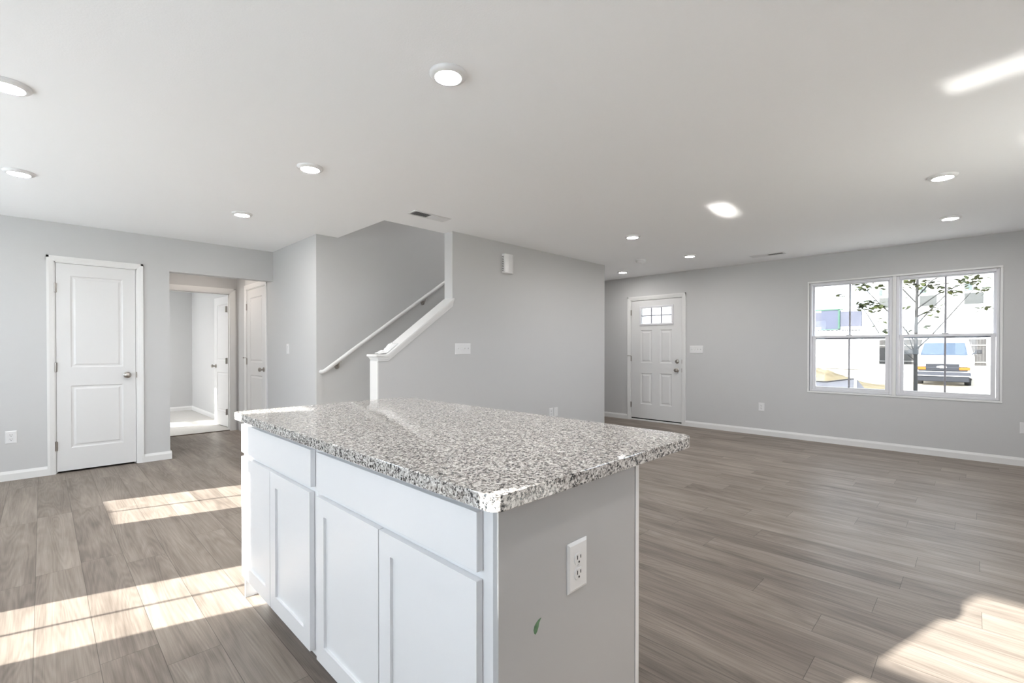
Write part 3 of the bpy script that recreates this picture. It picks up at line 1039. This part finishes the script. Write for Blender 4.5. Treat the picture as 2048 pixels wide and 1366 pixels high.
hr = empty('handrail', (0, 0, 0), 0, 'white wooden handrail on brackets along the far stair wall', 'handrail')
yr = YS1 - 0.062
slope = (2.09 - 0.985) / (3.73 - 2.135)
ln = math.hypot(1, slope)
path = [(2.122, YS1 - 0.001, 0.972), (2.122, YS1 - 0.03, 0.973), (2.126, yr + 0.012, 0.976), (2.142, yr, 0.986), (2.18, yr, 1.012)]
for t in (2.4, 2.8, 3.2, 3.6, 4.0, 4.6, 5.2):
    path.append((t, yr, 0.985 + (t - 2.135) * slope))
m = MB(); m.tube(path, 0.0215, 16); m.build('rail', TRIM, hr)
for bx in (2.30, 3.43, 4.56):
    bz = 0.985 + (bx - 2.135) * slope
    m = MB()
    m.lathe([(0.028, 0), (0.028, 0.004), (0.012, 0.007)], (bx, YS1, bz - 0.075), (0, -1, 0), 18)
    m.tube([(bx, YS1 - 0.004, bz - 0.075), (bx, YS1 - 0.035, bz - 0.072), (bx, yr + 0.006, bz - 0.055), (bx, yr, bz - 0.018)], 0.006, 10)
    m.box(bx - 0.025, bx + 0.025, yr - 0.010, yr + 0.010, bz - 0.026, bz - 0.020)
    m.build('bracket', NICKEL, hr, label='satin nickel handrail bracket')

rnd = random.Random(4)
m = MB()                                                     # crumpled film on the start of the raking cap
nx, ny = 16, 10
grid = []
for i in range(nx + 1):
    for j in range(ny + 1):
        u, v = i / nx, j / ny
        x = 2.19 + 0.20 * u + rnd.uniform(-0.006, 0.006)
        y = YS0 + 0.012 + 0.10 * v + rnd.uniform(-0.006, 0.006)
        base = 1.175 + max(0.0, (x - xm) * RK)
        edge = math.sin(math.pi * min(1, max(0, u))) * math.sin(math.pi * v)
        z = base + 0.002 + edge * (0.016 + rnd.uniform(-0.006, 0.018)) + (0.022 * math.exp(-((u - 0.72) / 0.18) ** 2) + 0.010 * math.exp(-((u - 0.2) / 0.15) ** 2)) * (edge > 0.05)
        grid.append((x, y, z))
fs = [(i * (ny + 1) + j, (i + 1) * (ny + 1) + j, (i + 1) * (ny + 1) + j + 1, i * (ny + 1) + j + 1) for i in range(nx) for j in range(ny)]
m.add(grid, fs)
fo = m.build('plastic_scrap', FILM)
tag(fo, 'crumpled scrap of cloudy white plastic lying at the bottom of the stair cap', 'plastic scrap')
sd_ = fo.modifiers.new('thick', 'SOLIDIFY'); sd_.thickness = 0.0015; sd_.offset = 1

# ---------------------------------------------------------------- outdoors
DIRT = noisy('pale_dirt', (0.40, 0.35, 0.28), (0.62, 0.57, 0.49), 1.3, 0.95, spec=0.1)
MOUND = noisy('mound_dirt', (0.13, 0.10, 0.06), (0.25, 0.205, 0.125), 2.0, 0.95, spec=0.1)
SIDING = simple('white_siding', (0.78, 0.78, 0.78), 0.7)
WRAP = noisy('house_wrap_blue', (0.060, 0.068, 0.105), (0.072, 0.080, 0.120), 1.5, 0.6)
WRAP2 = noisy('house_wrap_grey', (0.075, 0.080, 0.110), (0.092, 0.096, 0.127), 1.5, 0.6)
TAPE = simple('green_tape', (0.022, 0.095, 0.055), 0.6)
FENCE = noisy('fence_boards', (0.060, 0.058, 0.056), (0.085, 0.08, 0.076), 3.0, 0.9, stretch=(1, 6, 0.4))
HWIN = simple('house_window_dark', (0.055, 0.058, 0.054), 0.3)
HWIN2 = simple('house_window_blind', (0.060, 0.085, 0.085), 0.4)
BARK = noisy('bark_grey', (0.035, 0.035, 0.035), (0.07, 0.068, 0.065), 30, 0.9)
LEAF = noisy('leaf_green', (0.018, 0.026, 0.012), (0.075, 0.085, 0.022), 3.0, 0.6)
SILT = noisy('silt_fabric', (0.085, 0.088, 0.105), (0.13, 0.134, 0.152), 4.0, 0.8)
BLACK = simple('black_strap', (0.02, 0.02, 0.022), 0.7)
VANW = simple('van_white', (0.75, 0.76, 0.78), 0.3, coat=0.5)
VGREY = simple('van_grille_grey', (0.026, 0.028, 0.034), 0.6, spec=0.2)
VBUMP = simple('van_bumper', (0.050, 0.053, 0.064), 0.6, spec=0.2)
VGLASS = simple('van_windshield', (0.045, 0.065, 0.095), 0.15)
AMBER = simple('amber_lens', (0.30, 0.10, 0.004), 0.3)
LAMPC = simple('headlamp_lens', (0.45, 0.46, 0.48), 0.2)
TYRE = simple('tyre_black', (0.03, 0.03, 0.03), 0.9)

m = MB()
prof = [(-90, -0.42), (XB - 0.2, -0.42), (7.35, -0.42), (28, -0.42), (34, -0.30), (46, 0.12), (60, 0.15), (120, 0.2)]
vs, fs = [], []
for x, z in prof:
    vs += [(x, -90, z), (x, 90, z)]
for i in range(len(prof) - 1):
    fs.append((2 * i, 2 * i + 2, 2 * i + 3, 2 * i + 1))
m.add(vs, fs)
struct(m.build('ground', DIRT))

m = MB(); m.box(XB - 14.0, XB - 0.16, -12, 16, -0.6, -0.16)  # unseen pale slab added to bounce light through the windows to the ceiling
struct(m.build('bounce_slab', simple('pale_bounce', (0.86, 0.86, 0.85), 0.9)))

# white house across the street
hs = empty('house', (52, 0, 0), 0, 'white two storey house across the street seen through the window', 'house')
m = MB(); m.box(0, 9, -22, 6.4, -0.1, 7.2); m.build('wall', SIDING, hs)
m = MB()
m.prism([(-0.5, 7.2), (9.5, 7.2), (4.5, 10.0)], 'y', -22.4, 6.8)
m.build('roof', simple('roof_pale', (0.45, 0.44, 0.43), 0.9), hs)
m = MB(); m.box(-0.06, 0.0, -22, 6.4, 4.42, 4.55); m.build('band_board', SIDING, hs)
m = MB(); m.box(-7.0, 0.0, -14, -0.56, -0.2, 3.6); m.build('garage_wing', SIDING, hs)
for ya2, yb2 in ((3.38, 2.31), (0.68, -0.40), (6.07, 5.39)):
    fr = MB(); fr.box(-0.09, 0.02, yb2 - 0.12, ya2 + 0.12, 4.62, 6.55)
    fo = fr.build('window', SIDING, hs)
    g = MB(); g.box(-0.11, -0.085, yb2, ya2, 4.78, 5.66); g.build('pane', HWIN, fo)
    ymid = (ya2 + yb2) / 2
    g = MB(); g.box(-0.11, -0.085, ymid + 0.1, ya2, 5.86, 6.40); g.build('pane', HWIN2, fo)

# house still wrapped, further left
k = 38 / 34
uh = empty('unfinished_house', (38, 0, 0), 0, 'house under construction with blue grey wrap and green tape, beyond the dirt mound', 'house')
m = MB(); m.box(0, 0.5, 5.35, 16, -0.1, 2.45); m.build('lower_wall', SIDING, uh)
zz = lambda z: 1.22 + (z - 1.22) * k
m = MB(); m.box(0.0, 0.45, 4.8 * k, 16, zz(2.58), zz(3.46)); m.build('upper_wall', WRAP2, uh)
m = MB(); m.box(-0.05, 0.6, 5.88 * k, 6.80 * k, zz(2.39), zz(3.58)); m.build('wrapped_bay', WRAP, uh)
m = MB()
m.box(-0.09, -0.04, 5.68 * k, 9.5, zz(3.57), zz(3.64)); m.box(-0.09, -0.04, 5.84 * k, 5.92 * k, zz(2.37), zz(3.6)); m.box(-0.09, -0.04, 5.84 * k, 6.82 * k, zz(2.37), zz(2.42))
m.build('green_tape', TAPE, uh, label='green tape outlining the wrapped bay')
r2 = random.Random(7)
y = 4.85 * k
while y < 8.2:
    L_ = r2.uniform(0.05, 0.22)
    m = MB(); m.box(-0.05, 0.0, y, y + L_, zz(2.31), zz(2.36)); m.build('eave_block', VGREY, uh); y += L_ + r2.uniform(0.03, 0.10)

# fence
fe = empty('board_fence', (45, 0, 0), 0, 'grey wooden board fence behind the van', 'fence')
m = MB()
y = -0.50
while y < 5.1:
    m.box(0, 0.03, y, y + 0.145, 0.02, 1.90 + r2.uniform(-0.01, 0.01)); y += 0.147
m.build('boards', FENCE, fe)
m = MB(); m.box(-0.05, 0, -0.5, 5.25, 1.42, 1.52); m.box(-0.05, 0, -0.5, 5.25, 0.25, 0.35)
m.build('rail', simple('fence_rail', (0.17, 0.165, 0.155), 0.9), fe)

# dirt mound
m = MB()
vs, fs = [], []
NX, NY = 24, 40
r3 = random.Random(11)
for i in range(NX + 1):
    for j in range(NY + 1):
        x = 20.5 + 7 * i / NX
        y = 2.4 + 6.6 * j / NY
        ex = math.sin(math.pi * i / NX)
        h = 1.0 / (1 + math.exp(-(y - 4.0) * 2.1)) * (1 - max(0, (y - 7.5)) / 2.2)
        z = -0.43 + 0.98 * ex * h * (0.9 + r3.uniform(-0.10, 0.10))
        if i in (0, NX) or j in (0, NY): z = -0.46
        vs.append((x, y, z))
for i in range(NX):
    for j in range(NY):
        a = i * (NY + 1) + j
        fs.append((a, a + NY + 1, a + NY + 2, a + 1))
m.add(vs, fs, True)
tag(m.build('dirt_mound', MOUND), 'mound of tan dirt outside behind the black silt fence', 'dirt mound')

# silt fence
sf = empty('silt_fence', (17, 0, -0.42), 0, 'low grey silt fence with a sagging black top edge in front of the dirt mound', 'silt fence')
def silt_top(y):
    return 0.76 - 0.13 * max(0.0, min(1.0, (y - 2.56) / 0.7)) + (0.05 * max(0, y - 3.3))
ys = [2.52 + 0.12 * i for i in range(30)]
m = MB(); vs = []; fs = []
for i, y in enumerate(ys):
    xo = 0.05 * math.sin(y * 5.0)
    vs += [(xo, y, -0.02), (xo + 0.04, y, 0.3), (xo, y, silt_top(y))]
for i in range(len(ys) - 1):
    for q in (0, 1):
        fs.append((3 * i + q, 3 * i + q + 1, 3 * i + q + 4, 3 * i + q + 3))
m.add(vs, fs, True)
fo = m.build('fabric', SILT, sf); sl = fo.modifiers.new('thick', 'SOLIDIFY'); sl.thickness = 0.006
m = MB(); m.tube([(0.05 * math.sin(y * 5.0) - 0.01, y, silt_top(y)) for y in ys], 0.016, 8); m.build('top_edge', BLACK, sf)
m = MB(); m.box(-0.03, 0.03, 2.50, 2.56, -0.02, 0.78); m.build('stake', SIDING, sf)
m = MB(); m.add([(0.0, 2.50, 0.02), (0.0, 2.50, 0.74), (0.1, 2.36, 0.52), (0.0, 2.22, 0.40), (-0.1, 2.28, 0.36)], [(0, 1, 2), (0, 2, 3), (0, 3, 4)])
fo = m.build('loose_end', SILT, sf); sl = fo.modifiers.new('thick', 'SOLIDIFY'); sl.thickness = 0.006

# van
van = empty('van', (28, 1.05, -0.42), 0, 'white cargo van parked facing the window', 'van')
def ring(x, hb, ht, zb, zt, hw=None):
    """cross-section, counter-clockwise seen from the front"""
    hw = hw or hb
    zm = zb + (zt - zb) * 0.5
    return [(x, -hb, zb), (x, hb, zb), (x, hw, zb + 0.1), (x, hw, zm), (x, ht, zt - 0.07), (x, ht * 0.9, zt), (x, -ht * 0.9, zt), (x, -ht, zt - 0.07), (x, -hw, zm), (x, -hw, zb + 0.1)]
secs = [ring(0.0, 0.82, 0.78, 0.42, 0.98, 0.86), ring(0.06, 0.90, 0.84, 0.38, 1.05, 0.94), ring(0.45, 0.95, 0.88, 0.36, 1.22, 0.98), ring(0.95, 0.97, 0.90, 0.36, 1.33, 1.0),
        ring(1.70, 0.98, 0.78, 0.36, 2.06, 1.0), ring(2.1, 0.98, 0.78, 0.36, 2.16, 1.0), ring(5.4, 0.98, 0.78, 0.36, 2.16, 1.0), ring(5.6, 0.95, 0.74, 0.42, 2.08, 0.97)]
m = MB(); n = 10
vs = [p for s in secs for p in s]
fs = [(i * n + j, i * n + (j + 1) % n, (i + 1) * n + (j + 1) % n, (i + 1) * n + j) for i in range(len(secs) - 1) for j in range(n)]
fs.append(tuple(range(n))[::-1]); fs.append(tuple(range((len(secs) - 1) * n, len(secs) * n)))
m.add(vs, [f[::-1] for f in fs], True)
m.build('body', VANW, van)
m = MB()
def ws(t, s):   # point on the windshield: t up, s across -1..1
    x = 0.955 + 0.74 * t - 0.012
    z = 1.335 + 0.72 * t + 0.012
    hw = 0.80 + (0.66 - 0.80) * t
    return (x - 0.012, hw * s, z)
cols = 8
vs = [ws(t, -1 + 2 * c / cols) for t in (0.02, 0.80) for c in range(cols + 1)]
m.add(vs, [(c, cols + 1 + c, cols + 2 + c, c + 1) for c in range(cols)])
fo = m.build('windshield', VGLASS, van); sl = fo.modifiers.new('thick', 'SOLIDIFY'); sl.thickness = 0.012
m = MB(); m.box(-0.06, 0.03, -0.80, 0.80, 0.66, 0.98); m.build('grille', VGREY, van, bevel=0.02)
m = MB(); m.box(-0.075, -0.05, -0.56, 0.56, 0.80, 0.835); m.build('grille_bar', VBUMP, van)
m = MB()                                                     # bow-tie emblem on the grille
m.prism([(-0.17, -0.03), (-0.06, -0.03), (-0.07, -0.055), (0.07, -0.055), (0.06, -0.03), (0.17, -0.03), (0.145, 0.035), (0.055, 0.035), (0.06, 0.058), (-0.06, 0.058), (-0.055, 0.035), (-0.145, 0.035)], 'x', -0.10, -0.07)
for i, v in enumerate(m.v): m.v[i] = (v[0], v[1] + 0.02, v[2] + 0.845)
m.build('emblem', VANW, van, label='pale bow tie shaped emblem')
for s in (-1, 1):
    m = MB(); m.box(-0.07, 0.04, s * 0.54, s * 0.86, 0.855, 0.985); m.build('headlight', LAMPC, van, bevel=0.015)
    m = MB(); m.box(-0.08, 0.05, s * 0.54, s * 0.875, 0.715, 0.835); m.build('turn_signal', AMBER, van, bevel=0.01, label='amber turn signal lens')
    m = MB(); m.box(0.95, 1.07, s * 1.02, s * 1.24, 1.42, 1.60); fo = m.build('side_mirror', BLACK, van, bevel=0.03)
    m = MB(); m.tube([(1.02, s * 0.92, 1.40), (1.02, s * 1.08, 1.48)], 0.025, 8); m.build('mirror_arm', VGREY, fo)
    for x in (0.95, 4.45):
        m = MB()
        m.lathe([(0.22, -0.11), (0.33, -0.11), (0.36, -0.07), (0.36, 0.07), (0.33, 0.11), (0.22, 0.11)], (x, s * 0.80, 0.36), (0, 1, 0), 24)
        m.build('wheel', TYRE, van)
m = MB(); m.box(-0.14, 0.10, -0.90, 0.90, 0.42, 0.62); m.build('bumper', VBUMP, van, bevel=0.03)
m = MB(); m.box(-0.10, 0.12, -0.86, 0.86, 0.20, 0.42); m.build('air_dam', VGREY, van, bevel=0.03)
m = MB(); m.box(-0.145, -0.10, -0.88, 0.88, 0.44, 0.475); m.build('bumper_trim', LAMPC, van)

# young street tree
tr = empty('young_tree', (11, 0.765, -0.42), 0, 'slim young tree with sparse leaves just outside the window', 'tree')
rt = random.Random(23)
trunk = [(0, 0.0, -0.05), (0.0, 0.0, 0.9), (0.0, 0.0, 1.6), (0.0, -0.005, 2.1), (0, -0.012, 2.5), (0.0, -0.02, 2.95), (0.02, -0.02, 3.6), (0.03, 0.0, 4.3)]
m = MB(); m.tube(trunk, [0.036, 0.031, 0.028, 0.024, 0.021, 0.018, 0.013, 0.006], 10); m.build('trunk', BARK, tr)
ends = []
branches = [
    [(0, 0.0, 2.05), (0.05, -0.19, 2.33), (0.1, -0.42, 2.62), (0.1, -0.55, 2.78)],
    [(0, 0.0, 1.62), (-0.05, -0.2, 1.86), (-0.1, -0.42, 2.17), (-0.1, -0.63, 2.48), (-0.1, -0.78, 2.70)],
    [(0, 0.0, 1.50), (0.05, 0.13, 1.98), (0.1, 0.42, 1.88 + 0.12), (0.1, 0.53, 1.93), (0.1, 0.68, 2.24), (0.1, 0.78, 2.42)],
    [(0, 0.0, 1.75), (0.1, 0.25, 2.15), (0.1, 0.55, 2.52), (0.15, 0.72, 2.75), (0.15, 0.95, 2.92)],
    [(0, -0.01, 2.35), (0.1, -0.28, 2.60), (0.15, -0.52, 2.72), (0.2, -0.85, 2.80)],
    [(0, -0.01, 2.45), (-0.1, 0.2, 2.75), (-0.15, 0.45, 2.95), (-0.1, 0.7, 3.1)],
    [(0, -0.01, 2.55), (0.15, -0.2, 2.85), (0.2, -0.5, 3.05)],
    [(0, -0.015, 2.75), (0.1, 0.2, 3.1), (0.1, 0.5, 3.45)],
    [(0.01, -0.02, 3.1), (0.1, -0.25, 3.5), (0.1, -0.5, 3.8)],
    [(0, 0.0, 2.2), (0.15, -0.12, 2.3), (0.2, -0.35, 2.36)],
]
for b in branches:
    m = MB(); m.tube(b, [0.012 - 0.007 * i / (len(b) - 1) for i in range(len(b))], 7); m.build('branch', BARK, tr)
m = MB()


def leaf(c, size):
    a = rt.uniform(0, 6.28); tl = rt.uniform(-0.9, 0.5)
    dr = Vector((math.cos(a) * math.cos(tl), math.sin(a) * math.cos(tl), math.sin(tl)))
    sd2 = dr.cross(Vector((rt.uniform(-.4, .4), rt.uniform(-.4, .4), 1))).normalized()
    nrm = sd2.cross(dr)
    c = Vector(c)
    pts = [c, c + dr * 0.35 * size + sd2 * 0.36 * size + nrm * 0.06 * size, c + dr * size, c + dr * 0.35 * size - sd2 * 0.36 * size + nrm * 0.06 * size, c + dr * 0.65 * size + sd2 * 0.28 * size + nrm * 0.04 * size, c + dr * 0.65 * size - sd2 * 0.28 * size + nrm * 0.04 * size, c + dr * 0.5 * size]
    m.add(pts, [(0, 6, 1), (1, 6, 4), (4, 6, 2), (2, 6, 5), (5, 6, 3), (3, 6, 0)])


clusters = [(0.75, 2.84, 13, 0.10), (0.68, 2.50, 16, 0.09), (0.56, 2.42, 9, 0.07), (0.80, 2.48, 8, 0.07), (1.14, 2.67, 5, 0.05), (0.66, 2.95, 9, 0.09), (0.52, 2.8, 7, 0.08),
            (0.50, 2.12, 5, 0.10), (0.42, 2.0, 4, 0.08), (-0.05, 2.80, 12, 0.10), (-0.20, 2.78, 10, 0.08), (-0.42, 2.70, 11, 0.09), (-0.46, 2.62, 8, 0.08), (-0.68, 2.78, 10, 0.09),
            (-0.75, 2.88, 10, 0.10), (-0.86, 2.64, 8, 0.08), (-0.86, 2.32, 5, 0.05), (-0.21, 2.25, 4, 0.06), (-0.30, 2.36, 4, 0.06), (0.12, 2.33, 3, 0.05), (0.10, 2.90, 6, 0.08),
            (-0.10, 2.0, 3, 0.06), (0.3, 2.6, 6, 0.10), (0.2, 3.3, 25, 0.3), (-0.4, 3.3, 30, 0.3), (0.5, 3.4, 25, 0.25), (0.0, 3.9, 40, 0.3), (0.05, 4.3, 25, 0.2), (0.9, 3.0, 14, 0.12)]
for cy, cz, nn, sp in clusters:
    for _ in range(int(nn * 2.1)):
        leaf((rt.gauss(0.05, 0.12), cy + rt.gauss(0, sp * 0.8), cz + rt.gauss(0, sp * 0.5)), rt.uniform(0.075, 0.125))
m.build('foliage', LEAF, tr)
m = MB(); m.tube([(0.0, 0.0, 1.54), (0.0, 0.0, 1.62)], 0.042, 12); m.tube([(0, 0.035, 1.6), (0.05, 0.35, 1.95)], 0.006, 6); m.tube([(0, 0.03, 1.45), (0.05, 0.30, 1.75)], 0.006, 6)
m.build('tie_strap', BLACK, tr, label='dark strap and guy lines round the trunk')
